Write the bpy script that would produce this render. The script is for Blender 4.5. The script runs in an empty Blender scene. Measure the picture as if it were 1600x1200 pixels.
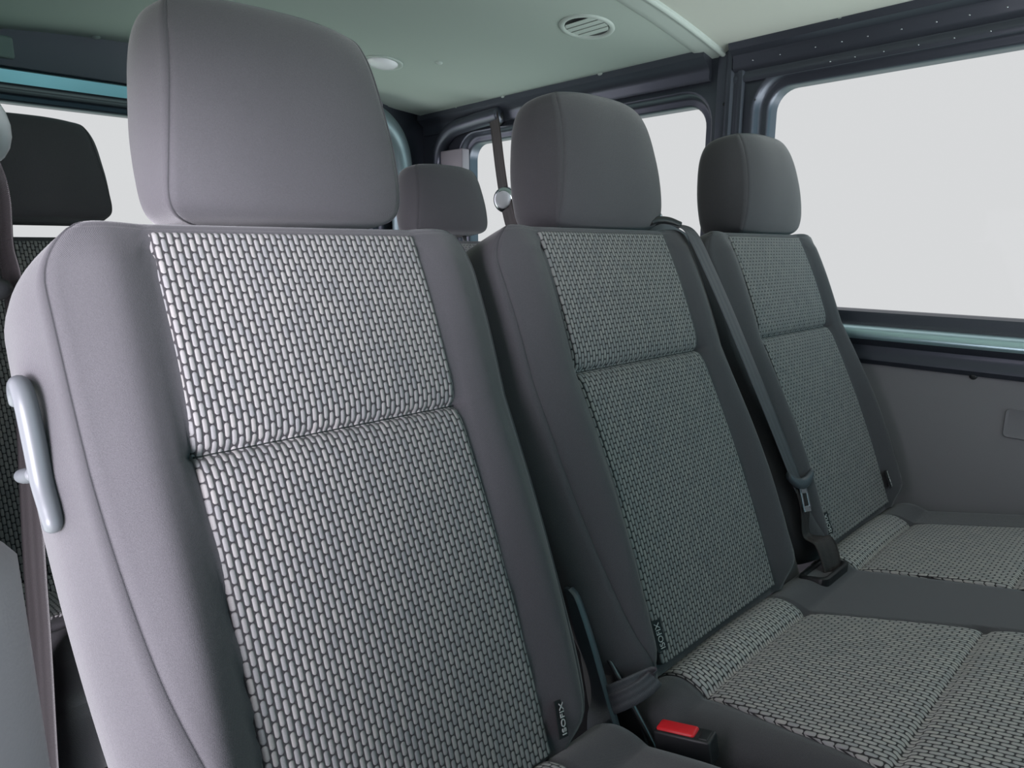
import bpy, bmesh, math, random
from math import sin, cos, pi, sqrt
from mathutils import Vector, Matrix
random.seed(4)
SC = bpy.context.scene
COL = SC.collection
ZC = 1.0                                   # camera height above the van floor datum
# ------------------------------------------------------------------ camera
YAW, PITCH, ROLL = 0.7559, 0.2020, 0.0024
def cam_axes():
    fw = Vector((sin(YAW)*cos(PITCH), cos(YAW)*cos(PITCH), -sin(PITCH)))
    rt = Vector((cos(YAW), -sin(YAW), 0)); up = rt.cross(fw)
    r2 = rt*cos(ROLL)+up*sin(ROLL); u2 = -rt*sin(ROLL)+up*cos(ROLL)
    return r2, u2, fw
r_, u_, f_ = cam_axes()
cd = bpy.data.cameras.new('camera'); cam = bpy.data.objects.new('camera', cd); COL.objects.link(cam)
cam.matrix_world = Matrix(((r_.x, u_.x, -f_.x, 0), (r_.y, u_.y, -f_.y, 0), (r_.z, u_.z, -f_.z, ZC), (0, 0, 0, 1)))
cd.sensor_fit = 'HORIZONTAL'; cd.sensor_width = 36; cd.lens = 36*1048.2/1600; cd.clip_start = 0.01
SC.camera = cam
# ------------------------------------------------------------------ colour management
vs = SC.view_settings
SC.display_settings.display_device = 'sRGB'
vs.view_transform = 'Standard'; vs.look = 'None'; vs.gamma = 1; vs.exposure = 0; vs.use_curve_mapping = False
try:
    SC.cycles.use_denoising = True
    SC.cycles.max_bounces = 8
    SC.cycles.diffuse_bounces = 5
    SC.cycles.transparent_max_bounces = 12
except Exception:
    pass
# ------------------------------------------------------------------ world: pale sky, with bright glow and ground added in unseen directions
W = bpy.data.worlds.new('sky_with_added_glow'); SC.world = W; W.use_nodes = True
nt = W.node_tree; nt.nodes.clear()
def N(nt, t, **k):
    n = nt.nodes.new(t)
    for a, b in k.items(): setattr(n, a, b)
    return n
def wmath(nt, op, a, b=None, c=None, clamp=False):
    n = N(nt, 'ShaderNodeMath', operation=op); n.use_clamp = clamp
    for i, v in enumerate((a, b, c)):
        if v is None: continue
        if isinstance(v, (int, float)): n.inputs[i].default_value = v
        else: nt.links.new(v, n.inputs[i])
    return n.outputs[0]
def ramp01(nt, v, a, b):
    n = N(nt, 'ShaderNodeMapRange', interpolation_type='SMOOTHSTEP')
    n.inputs['From Min'].default_value = a; n.inputs['From Max'].default_value = b
    nt.links.new(v, n.inputs['Value']); return n.outputs['Result']
def mixc(nt, f, a, b, mode='MIX'):
    n = N(nt, 'ShaderNodeMix', data_type='RGBA', blend_type=mode)
    for i, v in ((0, f), (6, a), (7, b)):
        if isinstance(v, (int, float)): n.inputs[i].default_value = v
        elif isinstance(v, tuple): n.inputs[i].default_value = (*v, 1)
        else: nt.links.new(v, n.inputs[i])
    return n.outputs[2]
SKY_BASE = (0.70, 0.705, 0.715)
SKY_SIDE = (2.9, 2.75, 3.1)                  # hazy daylight on the side of the open sliding door
ADDED_GLOW = (50, 47.8, 53.5)                      # bright lobe added out of view, aimed to light the near seat
SKY_FRONT = (0.22, 0.62, 0.70)                 # towards the tinted windscreen
SKY_FILL_GROUND = (0.50, 0.70, 0.62)
SKY_FILL_NEAR = (2.4, 2.6, 2.4)
SKY_FILL_FRONT = (6.8, 7.2, 7.2)  # unseen front ground, brightened as added fill for the lower seats
tc = N(nt, 'ShaderNodeTexCoord'); sx = N(nt, 'ShaderNodeSeparateXYZ'); nt.links.new(tc.outputs['Generated'], sx.inputs[0])
negx = wmath(nt, 'MULTIPLY', sx.outputs[0], -1.0); negy = wmath(nt, 'MULTIPLY', sx.outputs[1], -1.0)
c1 = mixc(nt, ramp01(nt, negy, 0.15, 0.85), SKY_BASE, SKY_FRONT)
c2 = mixc(nt, ramp01(nt, negx, 0.15, 0.75), c1, SKY_SIDE)
dt = N(nt, 'ShaderNodeVectorMath', operation='DOT_PRODUCT'); nt.links.new(tc.outputs['Generated'], dt.inputs[0])
dt.inputs[1].default_value = Vector((-.83, -.557, .06)).normalized()
c2 = mixc(nt, ramp01(nt, dt.outputs['Value'], 0.945, 0.997), c2, ADDED_GLOW)
gcol = mixc(nt, ramp01(nt, negx, 0.0, 0.6), SKY_FILL_GROUND, SKY_FILL_NEAR)     # unseen ground, brightened and tinted as added fill for the ceiling
gcol = mixc(nt, ramp01(nt, negy, 0.25, 0.75), gcol, SKY_FILL_FRONT)
c3 = mixc(nt, ramp01(nt, wmath(nt, 'MULTIPLY', sx.outputs[2], -1.0), 0.16, 0.42), c2, gcol)
bg = N(nt, 'ShaderNodeBackground'); wo = N(nt, 'ShaderNodeOutputWorld')
nt.links.new(c3, bg.inputs[0]); bg.inputs[1].default_value = 1.0; nt.links.new(bg.outputs[0], wo.inputs[0])

# ------------------------------------------------------------------ materials
def newmat(name):
    m = bpy.data.materials.new(name); m.use_nodes = True
    b = m.node_tree.nodes['Principled BSDF']; return m, m.node_tree, b
def plain(name, col, rough=.6, metal=0, bump=0, scale=400, spec=.5, coat=0, sheen=0):
    m, t, b = newmat(name)
    b.inputs['Base Color'].default_value = (*col, 1); b.inputs['Roughness'].default_value = rough
    b.inputs['Metallic'].default_value = metal; b.inputs['Specular IOR Level'].default_value = spec
    b.inputs['Coat Weight'].default_value = coat; b.inputs['Coat Roughness'].default_value = .08
    b.inputs['Sheen Weight'].default_value = sheen
    if bump:
        tcn = N(t, 'ShaderNodeTexCoord'); nz = N(t, 'ShaderNodeTexNoise'); nz.inputs['Scale'].default_value = scale
        nz.inputs['Detail'].default_value = 3
        t.links.new(tcn.outputs['Object'], nz.inputs['Vector'])
        bp = N(t, 'ShaderNodeBump'); bp.inputs['Strength'].default_value = bump; bp.inputs['Distance'].default_value = .001
        t.links.new(nz.outputs['Fac'], bp.inputs['Height']); t.links.new(bp.outputs[0], b.inputs['Normal'])
    return m
def fabric_mat(name, col, twill=1.0):
    m, t, b = newmat(name)
    tcn = N(t, 'ShaderNodeTexCoord'); uv = N(t, 'ShaderNodeUVMap')
    # diagonal twill ribs about 0.9 mm apart
    mp = N(t, 'ShaderNodeMapping'); mp.inputs['Rotation'].default_value = (0, 0, -.9)
    t.links.new(uv.outputs[0], mp.inputs[0])
    wv = N(t, 'ShaderNodeTexWave', wave_type='BANDS'); wv.inputs['Scale'].default_value = 330
    wv.inputs['Distortion'].default_value = .6; wv.inputs['Detail Scale'].default_value = 2
    t.links.new(mp.outputs[0], wv.inputs[0])
    nz = N(t, 'ShaderNodeTexNoise'); nz.inputs['Scale'].default_value = 900; nz.inputs['Detail'].default_value = 2
    t.links.new(tcn.outputs['Object'], nz.inputs['Vector'])
    n2 = N(t, 'ShaderNodeTexNoise'); n2.inputs['Scale'].default_value = 9; n2.inputs['Detail'].default_value = 4
    t.links.new(tcn.outputs['Object'], n2.inputs['Vector'])
    hgt = wmath(t, 'ADD', wmath(t, 'MULTIPLY', wv.outputs['Fac'], .45*twill), wmath(t, 'MULTIPLY', nz.outputs['Fac'], .9))
    v = wmath(t, 'ADD', wmath(t, 'MULTIPLY', hgt, .50), wmath(t, 'MULTIPLY', n2.outputs['Fac'], .16))
    k = wmath(t, 'ADD', v, .58)
    hsv = N(t, 'ShaderNodeHueSaturation'); hsv.inputs['Color'].default_value = (*col, 1); t.links.new(k, hsv.inputs['Value'])
    t.links.new(hsv.outputs[0], b.inputs['Base Color'])
    b.inputs['Roughness'].default_value = .9; b.inputs['Specular IOR Level'].default_value = .25
    b.inputs['Sheen Weight'].default_value = .35; b.inputs['Sheen Roughness'].default_value = .45
    bp = N(t, 'ShaderNodeBump'); bp.inputs['Strength'].default_value = .45; bp.inputs['Distance'].default_value = .0006
    t.links.new(hgt, bp.inputs['Height']); t.links.new(bp.outputs[0], b.inputs['Normal'])
    return m
def woven_mat(name, thread, gap, PU=.0058, PV=.0134):
    """raised oval stitches in columns, every other column shifted by half a stitch (UV in metres)"""
    m, t, b = newmat(name)
    uv = N(t, 'ShaderNodeUVMap'); s = N(t, 'ShaderNodeSeparateXYZ'); t.links.new(uv.outputs[0], s.inputs[0])
    u = wmath(t, 'DIVIDE', wmath(t, 'ADD', s.outputs[0], 1.0), PU); ci = wmath(t, 'FLOOR', u)
    fu = wmath(t, 'SUBTRACT', wmath(t, 'SUBTRACT', u, ci), .5)            # -0.5..0.5
    par = wmath(t, 'MULTIPLY', wmath(t, 'MODULO', ci, 2.0), .5)
    v = wmath(t, 'ADD', wmath(t, 'DIVIDE', wmath(t, 'ADD', s.outputs[1], 1.0), PV), par); ri = wmath(t, 'FLOOR', v)
    fv = wmath(t, 'SUBTRACT', wmath(t, 'SUBTRACT', v, ri), .5)
    # capsule distance in millimetre-like units
    ux = wmath(t, 'MULTIPLY', fu, PU*1000); vy = wmath(t, 'MULTIPLY', fv, PV*1000)
    half = PV*500-.45; rad = PU*500*.83
    dv = wmath(t, 'MAXIMUM', wmath(t, 'SUBTRACT', wmath(t, 'ABSOLUTE', vy), half-rad), 0.0)
    dist = wmath(t, 'SQRT', wmath(t, 'ADD', wmath(t, 'MULTIPLY', ux, ux), wmath(t, 'MULTIPLY', dv, dv)))
    q = wmath(t, 'DIVIDE', dist, rad)
    mask = wmath(t, 'SUBTRACT', 1.0, ramp01(t, q, .84, 1.06))
    hh = wmath(t, 'SQRT', wmath(t, 'MAXIMUM', wmath(t, 'SUBTRACT', 1.0, wmath(t, 'MULTIPLY', q, q)), 0.0))
    wn = N(t, 'ShaderNodeTexWhiteNoise', noise_dimensions='2D')
    cb = N(t, 'ShaderNodeCombineXYZ'); t.links.new(ci, cb.inputs[0]); t.links.new(ri, cb.inputs[1]); t.links.new(cb.outputs[0], wn.inputs['Vector'])
    fine = N(t, 'ShaderNodeTexNoise'); fine.inputs['Scale'].default_value = 1500
    mp = N(t, 'ShaderNodeMapping'); mp.inputs['Scale'].default_value = (.35, 1.6, 1)
    t.links.new(uv.outputs[0], mp.inputs[0]); t.links.new(mp.outputs[0], fine.inputs['Vector'])
    k = wmath(t, 'ADD', wmath(t, 'MULTIPLY', wn.outputs['Value'], .22), wmath(t, 'ADD', wmath(t, 'MULTIPLY', fine.outputs['Fac'], .45), .62))
    hs = N(t, 'ShaderNodeHueSaturation'); hs.inputs['Color'].default_value = (*thread, 1); t.links.new(k, hs.inputs['Value'])
    warm = mixc(t, wmath(t, 'MULTIPLY', wn.outputs['Value'], .25), hs.outputs[0], (thread[0]*1.15, thread[1]*1.0, thread[2]*.78))
    t.links.new(mixc(t, mask, gap, warm), b.inputs['Base Color'])
    b.inputs['Roughness'].default_value = .75; b.inputs['Specular IOR Level'].default_value = .35
    b.inputs['Sheen Weight'].default_value = .2
    bp = N(t, 'ShaderNodeBump'); bp.inputs['Strength'].default_value = .9; bp.inputs['Distance'].default_value = .0016
    hcomb = wmath(t, 'ADD', hh, wmath(t, 'MULTIPLY', fine.outputs['Fac'], .15))
    t.links.new(hcomb, bp.inputs['Height']); t.links.new(bp.outputs[0], b.inputs['Normal'])
    return m
def webbing_mat(name, col):
    m, t, b = newmat(name)
    uv = N(t, 'ShaderNodeUVMap')
    s = N(t, 'ShaderNodeSeparateXYZ'); t.links.new(uv.outputs[0], s.inputs[0])
    band = wmath(t, 'SINE', wmath(t, 'MULTIPLY', s.outputs[0], 2*pi*3.0))      # long ribs across the width (0..1)
    wv = N(t, 'ShaderNodeTexWave', wave_type='BANDS', bands_direction='Y'); wv.inputs['Scale'].default_value = 180; wv.inputs['Distortion'].default_value = .5
    t.links.new(uv.outputs[0], wv.inputs[0])
    hgt = wmath(t, 'ADD', wmath(t, 'MULTIPLY', band, .6), wmath(t, 'MULTIPLY', wv.outputs['Fac'], .6))
    k = wmath(t, 'ADD', wmath(t, 'MULTIPLY', hgt, .15), .9)
    hs = N(t, 'ShaderNodeHueSaturation'); hs.inputs['Color'].default_value = (*col, 1); t.links.new(k, hs.inputs['Value'])
    t.links.new(hs.outputs[0], b.inputs['Base Color']); b.inputs['Roughness'].default_value = .5
    bp = N(t, 'ShaderNodeBump'); bp.inputs['Strength'].default_value = .5; bp.inputs['Distance'].default_value = .0008
    t.links.new(hgt, bp.inputs['Height']); t.links.new(bp.outputs[0], b.inputs['Normal'])
    return m
M = {}
M['cloth'] = fabric_mat('charcoal_twill', (.080, .077, .084))
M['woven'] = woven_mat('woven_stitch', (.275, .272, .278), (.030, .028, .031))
M['woven_cushion_lit'] = woven_mat('woven_stitch_cushion_lit', (.46, .455, .46), (.034, .032, .035))  # same weave as the backrests, with light on the cushions put into its colour
M['metal_dark'] = plain('navy_painted_steel', (.082, .090, .114), .40, .6, 0, spec=.5, coat=.12)
M['painted_shine'] = plain('body_paint_teal_shine', (.52, .72, .76), .30, .9)  # teal reflections on the body paint, put into a brighter metal colour
M['metal_lit'] = plain('navy_steel_lit', (.20, .26, .28), .42, .6)  # lighter copy of the body steel, reflected light put into its colour
M['header'] = plain('header_board', (.24, .23, .27), .7)
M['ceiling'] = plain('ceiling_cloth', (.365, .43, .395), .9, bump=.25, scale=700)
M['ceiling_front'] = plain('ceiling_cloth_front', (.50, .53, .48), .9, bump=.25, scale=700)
M['rib'] = plain('ceiling_rib_plastic', (.43,.49,.46), .6)
M['panel'] = plain('grey_side_panel', (.24, .235, .25), .75, bump=.3, scale=900)
M['trimgrey'] = plain('light_grey_plastic', (.25, .225, .25), .5, bump=.15, scale=600)
M['handle'] = plain('pale_grey_plastic', (.115, .125, .135), .38)
M['pale'] = plain('pale_white_plastic', (.82, .82, .86), .25, coat=.3)
M['black'] = plain('black_plastic', (.018, .019, .021), .42, bump=.2, scale=500)
M['hinge'] = plain('blue_black_plastic', (.065, .078, .092), .36, bump=.35, scale=450)
M['chrome'] = plain('bright_steel', (.62, .66, .68), .22, 1)
M['darksteel'] = plain('dark_steel', (.10, .105, .11), .3, .9)
M['red'] = plain('red_plastic', (.85, .02, .03), .35)
M['tag'] = plain('black_satin_label', (.012, .012, .014), .6)
M['text'] = plain('white_print', (.55, .55, .55), .7)
M['floor'] = plain('dark_rubber_floor', (.03, .03, .033), .85, bump=.4, scale=250)
M['web'] = webbing_mat('dark_webbing', (.085, .085, .095))
M['web_brown'] = webbing_mat('brown_webbing', (.035, .027, .026))
M['web_near'] = webbing_mat('grey_webbing', (.022, .019, .020))
M['seal'] = plain('black_rubber_seal', (.01, .012, .012), .6)
def glass():
    m = bpy.data.materials.new('window_glass'); m.use_nodes = True; t = m.node_tree; t.nodes.clear()
    tr = N(t, 'ShaderNodeBsdfTransparent'); tr.inputs[0].default_value = (.985, .99, .99, 1)
    gl = N(t, 'ShaderNodeBsdfGlossy'); gl.inputs['Roughness'].default_value = .02
    mx = N(t, 'ShaderNodeMixShader'); mx.inputs[0].default_value = .0025
    o = N(t, 'ShaderNodeOutputMaterial'); t.links.new(tr.outputs[0], mx.inputs[1]); t.links.new(gl.outputs[0], mx.inputs[2]); t.links.new(mx.outputs[0], o.inputs[0])
    return m
M['glass'] = glass()

# ------------------------------------------------------------------ object helpers
def tag(o, label=None, cat=None, group=None, kind=None):
    if label: o['label'] = label
    if cat: o['category'] = cat
    if group: o['group'] = group
    if kind: o['kind'] = kind
    return o
def thing(name, loc, label, cat, group=None):
    o = bpy.data.objects.new(name, None); o.location = loc; o.empty_display_size = .05; COL.objects.link(o)
    return tag(o, label, cat, group)
def wloc(o):
    v = Vector(o.location)
    while o.parent: o = o.parent; v += Vector(o.location)
    return v
def mesh(name, verts, faces, mat, parent=None, uvs=None, smooth=True, label=None, structure=False, sharp=None):
    """verts in van coordinates (camera height = 0); a child keeps its mesh relative to its parent"""
    off = Vector((0, 0, ZC)) - (wloc(parent) if parent else Vector((0, 0, 0)))
    me = bpy.data.meshes.new(name)
    vv = [Vector(v)+off for v in verts]
    org = Vector((0, 0, 0))
    if not structure and not parent or parent:
        lo = Vector([min(v[i] for v in vv) for i in range(3)]); hi = Vector([max(v[i] for v in vv) for i in range(3)])
        org = (lo+hi)/2
        if not parent: org.z = lo.z
    me.from_pydata([v-org for v in vv], [], faces)
    if uvs:
        ul = me.uv_layers.new(name='UVMap')
        for l in me.loops: ul.data[l.index].uv = uvs[l.vertex_index]
    me.materials.append(mat)
    bm = bmesh.new(); bm.from_mesh(me); bmesh.ops.recalc_face_normals(bm, faces=bm.faces); bm.to_mesh(me); bm.free()
    if smooth:
        for p in me.polygons: p.use_smooth = True
        if sharp: me.set_sharp_from_angle(angle=sharp)
    o = bpy.data.objects.new(name, me); o.location = org; COL.objects.link(o)
    if parent: o.parent = parent
    if label: o['label'] = label
    if structure: o['kind'] = 'structure'
    return o
class MB:
    def __init__(s): s.v = []; s.f = []; s.uv = []
    def add(s, vs, fs, uv=None):
        b = len(s.v); s.v += [Vector(v) for v in vs]; s.f += [tuple(i+b for i in f) for f in fs]
        s.uv += list(uv) if uv else [(v[0]+v[1], v[2]) for v in vs]
        return s
    def box(s, lo, hi, bev=0.0, M4=None):
        bm = bmesh.new(); bmesh.ops.create_cube(bm, size=1)
        sz = [hi[i]-lo[i] for i in range(3)]; c = [(hi[i]+lo[i])/2 for i in range(3)]
        for v in bm.verts: v.co = Vector((v.co.x*sz[0]+c[0], v.co.y*sz[1]+c[1], v.co.z*sz[2]+c[2]))
        if bev: bmesh.ops.bevel(bm, geom=bm.edges[:], offset=bev, segments=3, profile=.5, affect='EDGES')
        if M4: bmesh.ops.transform(bm, matrix=M4, verts=bm.verts)
        bm.verts.index_update()
        s.add([v.co.copy() for v in bm.verts], [[v.index for v in f.verts] for f in bm.faces]); bm.free(); return s
    def tube(s, pts, rad, n=12, cap=True):
        pts = [Vector(p) for p in pts]; rads = rad if isinstance(rad, (list, tuple)) else [rad]*len(pts)
        T = [(pts[min(i+1, len(pts)-1)]-pts[max(i-1, 0)]).normalized() for i in range(len(pts))]
        ref = Vector((0, 0, 1)) if abs(T[0].z) < .9 else Vector((1, 0, 0))
        a = T[0].cross(ref).normalized(); vs = []
        for p, t, r in zip(pts, T, rads):
            a = (a-t*a.dot(t)).normalized(); b = t.cross(a)
            for k in range(n): vs.append(p+(a*cos(2*pi*k/n)+b*sin(2*pi*k/n))*r)
        fs = [[i*n+k, i*n+(k+1) % n, (i+1)*n+(k+1) % n, (i+1)*n+k] for i in range(len(pts)-1) for k in range(n)]
        if cap: fs += [list(range(n))[::-1], [len(vs)-n+k for k in range(n)]]
        return s.add(vs, fs)
    def loft(s, rings, closed=True, cap0=True, cap1=True, uvf=None):
        n = len(rings[0]); vs = [v for r in rings for v in r]; m = n if closed else n-1
        fs = [[i*n+k, i*n+(k+1) % n, (i+1)*n+(k+1) % n, (i+1)*n+k] for i in range(len(rings)-1) for k in range(m)]
        if cap0: fs.append(list(range(n))[::-1])
        if cap1: fs.append([len(vs)-n+k for k in range(n)])
        return s.add(vs, fs, [uvf(i, k) for i in range(len(rings)) for k in range(n)] if uvf else None)
    def ribbon(s, pts, sides, width, th=.0016):
        """strap: centre points, side direction per point"""
        pts = [Vector(p) for p in pts]; sides = [Vector(a).normalized() for a in (sides if isinstance(sides, list) else [sides]*len(pts))]
        ws = width if isinstance(width, list) else [width]*len(pts)
        rings = []; L = [0]
        for i in range(1, len(pts)): L.append(L[-1]+(pts[i]-pts[i-1]).length)
        for i, (p, a) in enumerate(zip(pts, sides)):
            t = (pts[min(i+1, len(pts)-1)]-pts[max(i-1, 0)]).normalized(); a = (a-t*a.dot(t)).normalized(); n = t.cross(a)
            w = ws[i]; ring = []
            for k in range(9):
                x = -1+2*k/8; ring.append(p+a*(x*w/2)+n*(th/2*(1-.5*abs(x)**6)))
            for k in range(9):
                x = 1-2*k/8; ring.append(p+a*(x*w/2)-n*(th/2*(1-.5*abs(x)**6)))
            rings.append(ring)
        return s.loft(rings, uvf=lambda i, k: ((k if k < 9 else 17-k)/8, L[i]))
    def out(s, name, mat, parent=None, **k):
        return mesh(name, s.v, s.f, mat, parent, uvs=s.uv, **k)
def bez(pts, n=24):
    """Catmull-Rom through points"""
    P = [Vector(p) for p in pts]; P = [P[0]*2-P[1]]+P+[P[-1]*2-P[-2]]; out = []
    segs = len(P)-3
    for i in range(segs):
        for j in range(n):
            t = j/n; a, b, c, d = P[i:i+4]
            out.append(.5*((2*b)+(c-a)*t+(2*a-5*b+4*c-d)*t*t+(3*b-a-3*c+d)*t**3))
    out.append(P[-2]); return out
def interp(tab, x):
    if x <= tab[0][0]: return tab[0][1]
    for (a, va), (b, vb) in zip(tab, tab[1:]):
        if x <= b:
            t = (x-a)/(b-a); t = t*t*(3-2*t) if False else t
            return va+(vb-va)*t
    return tab[-1][1]
def sinterp(tab, x):
    """smooth (monotone-ish cubic) table lookup"""
    n = len(tab)
    if x <= tab[0][0]: return tab[0][1]
    if x >= tab[-1][0]: return tab[-1][1]
    for i in range(n-1):
        if x <= tab[i+1][0]:
            x0, y0 = tab[i]; x1, y1 = tab[i+1]; h = x1-x0
            def sl(j):
                if j <= 0 or j >= n-1: return 0 if j not in (0, n-1) else ((tab[1][1]-tab[0][1])/(tab[1][0]-tab[0][0]) if j == 0 else (tab[-1][1]-tab[-2][1])/(tab[-1][0]-tab[-2][0]))
                return (tab[j+1][1]-tab[j-1][1])/(tab[j+1][0]-tab[j-1][0])
            m0, m1 = sl(i), sl(i+1); t = (x-x0)/h
            return (2*t**3-3*t*t+1)*y0+(t**3-2*t*t+t)*h*m0+(-2*t**3+3*t*t)*y1+(t**3-t*t)*h*m1
def sstep(a, b, x):
    t = max(0, min(1, (x-a)/(b-a))); return t*t*(3-2*t)

# ------------------------------------------------------------------ seat geometry
class Frame:
    """local frame of a reclined backrest: x across, s down along the back, d towards the sitter"""
    def __init__(s, X, Y, Z, th): s.X, s.Y, s.Z, s.th = X, Y, Z, th
    def p(s, x, sd, d): return Vector((s.X+x, s.Y-sd*sin(s.th)-d*cos(s.th), s.Z-sd*cos(s.th)+d*sin(s.th)))
LB = .60
WB_EXTRA = .006
def relief(x, s, wp):
    """front surface of the backrest: flat middle, raised side bolsters, sewn cross seam"""
    a = abs(x); wp = wp+WB_EXTRA*min(1, max(0, s/.58))
    amp = .012+.013*sstep(.12, .45, s)*(1-sstep(.55, .62, s))
    b = amp*sstep(wp-.008, wp+.035, a)-(.008+amp)*sstep(wp+.030, wp+.085, a)
    if a < wp+.004:
        g = math.exp(-((s-.199)/.0034)**2)*.0075 + math.exp(-((s-.199)/.014)**2)*.0060
        b -= g*(1-.10*cos(2*pi*x/.0232))
    b -= .004*math.exp(-((a-wp)/.0028)**2)                 # seam where bolster meets panel
    b += .006*sin(pi*min(1, max(0, s/.199)))*(1-sstep(0, wp, a)*.3) if s < .199 else .007*sin(pi*min(1, (s-.199)/.38))
    return b
def section(wsr, w, df, db, rel, nf=60, bk=.72, br=.022, wsl=None):
    """closed ring of (x, d): front between the two edge seams, rounded sides, back"""
    R = []
    wsl = wsr if wsl is None else wsl
    xs = [-1+2*i/nf for i in range(nf+1)]
    for t in xs:
        x = (wsr if t > 0 else wsl)*t
        R.append((x, df+rel(x)))
    def side(sg):
        ws = wsr if sg > 0 else wsl; e = rel(ws)
        d0 = df+e
        g = .0016
        pts = [(ws+.0004, d0-g*.8), (ws+.0015, d0-g*.9), (ws+.0026, d0-.0006)]
        D = d0-db
        for k in range(1, 13):
            a = k/13
            # bulged side then rounded back corner
            dd = d0-.001-D*a
            xx = ws+.0026+(w-ws-.0026)*sin(min(1, a/.50)*pi/2)
            if a > bk: xx -= br*(1-sqrt(max(0, 1-((a-bk)/(1-bk))**2)))
            pts.append((xx, dd))
        return [(sg*x, d) for x, d in pts]
    R += side(1)
    xb = R[-1][0]
    for k in range(7): R.append((xb*.93*(1-2*k/6), db-.002))
    R += side(-1)[::-1]
    return R
def make_backrest(fr, parent, name, wp, W0, wtab, ctab, cleft=None, depth=.125, label=None, Lb=LB):
    """wtab: half width of the widest side line along s; ctab: front seam half width along s"""
    rings = []; ss = []
    # rows: bottom to top
    rows = []
    n = 70
    for i in range(n+1):
        t = i/n; s = Lb*(1-t)
        rows.append((s, 0.0, 0.0))
    fine = []
    for s, _, _ in rows: fine.append((s, 0, 0))
    # finer rows near the cross seam
    extra = [.199+k*.0016 for k in range(-7, 8)]
    allS = sorted(set([round(r[0], 5) for r in fine]+extra+[.002, .004, .006, .009, .012, .018, .024, .032]), reverse=True)
    rowsF = [(s, 0, 0, 1) for s in allS if s > 0]
    for k, (s, di) in enumerate([(0, 0), (-.0015, .0018), (-.0022, .0022), (-.0045, .0026), (-.0075, .006), (-.0105, .012), (-.0125, .022), (-.0135, .035)]):
        rowsF.append((s, di, di, 0))
    for s, di, _, fl in rowsF:
        w = sinterp(wtab, s); ws = sinterp(ctab, s)
        bot = sstep(Lb-.10, Lb, s)
        k = 1.0
        rel = lambda x, s=s: relief(x, s, wp)*(1-.0*bot)
        top = max(0, 1-s/.03) if s > 0 else 1
        rr = lambda x, s=s, top=top: relief(x, max(s, 0), wp)*(1-.55*top)
        db = -depth+di*.9+.02*sstep(.05, 0, s)+.060*sstep(.15, .50, s)+.0*bot
        rg = section(ws, w, -di-.010*sstep(Lb-.05, Lb, s), db, rr, wsl=sinterp(cleft or ctab, s))
        rings.append([fr.p(x, s, d) for x, d in rg]); ss.append(s)
    per = len(rings[0])
    mb = MB()
    def uvf(i, k):
        v = rings[i][k]; return (v.x, -ss[i])
    def uvf2(i, k):
        # arc-length-like u so that the twill stays even round the sides
        return (US[k], -ss[i])
    mid = rings[len(rings)//2]; US = [0]
    for k in range(1, per): US.append(US[-1]+(mid[k]-mid[k-1]).length)
    mb.loft(rings, uvf=uvf2)
    return mb.out(name, M['cloth'], parent, label=label)
def make_panel(fr, parent, wp_t, wp_b, wpr, s0=.0025, s1=.585, du=0.0, bow=0.0, name='woven_panel'):
    """the woven insert of a backrest, lying just proud of the foam"""
    nx, ns = 72, 230; vs = []; uv = []
    for j in range(ns+1):
        s = s0+(s1-s0)*j/ns
        wp = wpr-.001+WB_EXTRA*min(1, s/.58)
        for i in range(nx+1):
            t = -1+2*i/nx; x = wp*t
            top = max(0, 1-s/.03)
            d = relief(x*min(1, (wp-.004)/wp), s, wpr)*(1-.55*top)+.0022
            e = abs(t); d -= .0035*sstep(.965, 1.0, e)+.002*sstep(.006, 0, s)
            vs.append(fr.p(x, s, d)); uv.append((x+du, -s))
    fs = [[j*(nx+1)+i, j*(nx+1)+i+1, (j+1)*(nx+1)+i+1, (j+1)*(nx+1)+i] for j in range(ns) for i in range(nx)]
    # skirt so that the insert has thickness
    b = len(vs); rim = [i for i in range(nx+1)]+[j*(nx+1)+nx for j in range(1, ns+1)]+[ns*(nx+1)+i for i in range(nx-1, -1, -1)]+[j*(nx+1) for j in range(ns-1, 0, -1)]
    nrm = fr.p(0, 0, 0)-fr.p(0, 0, .006)
    for r in rim: vs.append(vs[r]+nrm); uv.append(uv[r])
    m = len(rim)
    fs += [[rim[k], rim[(k+1) % m], b+(k+1) % m, b+k] for k in range(m)]
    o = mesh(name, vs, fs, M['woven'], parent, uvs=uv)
    we = wpr-.001+WB_EXTRA*.199/.58
    pts = [fr.p(we*t, .1995, relief(we*t*.97, .1995, wpr)+.0024) for t in [-.985+1.97*i/60 for i in range(61)]]
    MB().tube(pts, .0010, n=8).out('cross_seam', M['seal'], parent, label='dark sewn cross seam')
    return o

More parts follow.
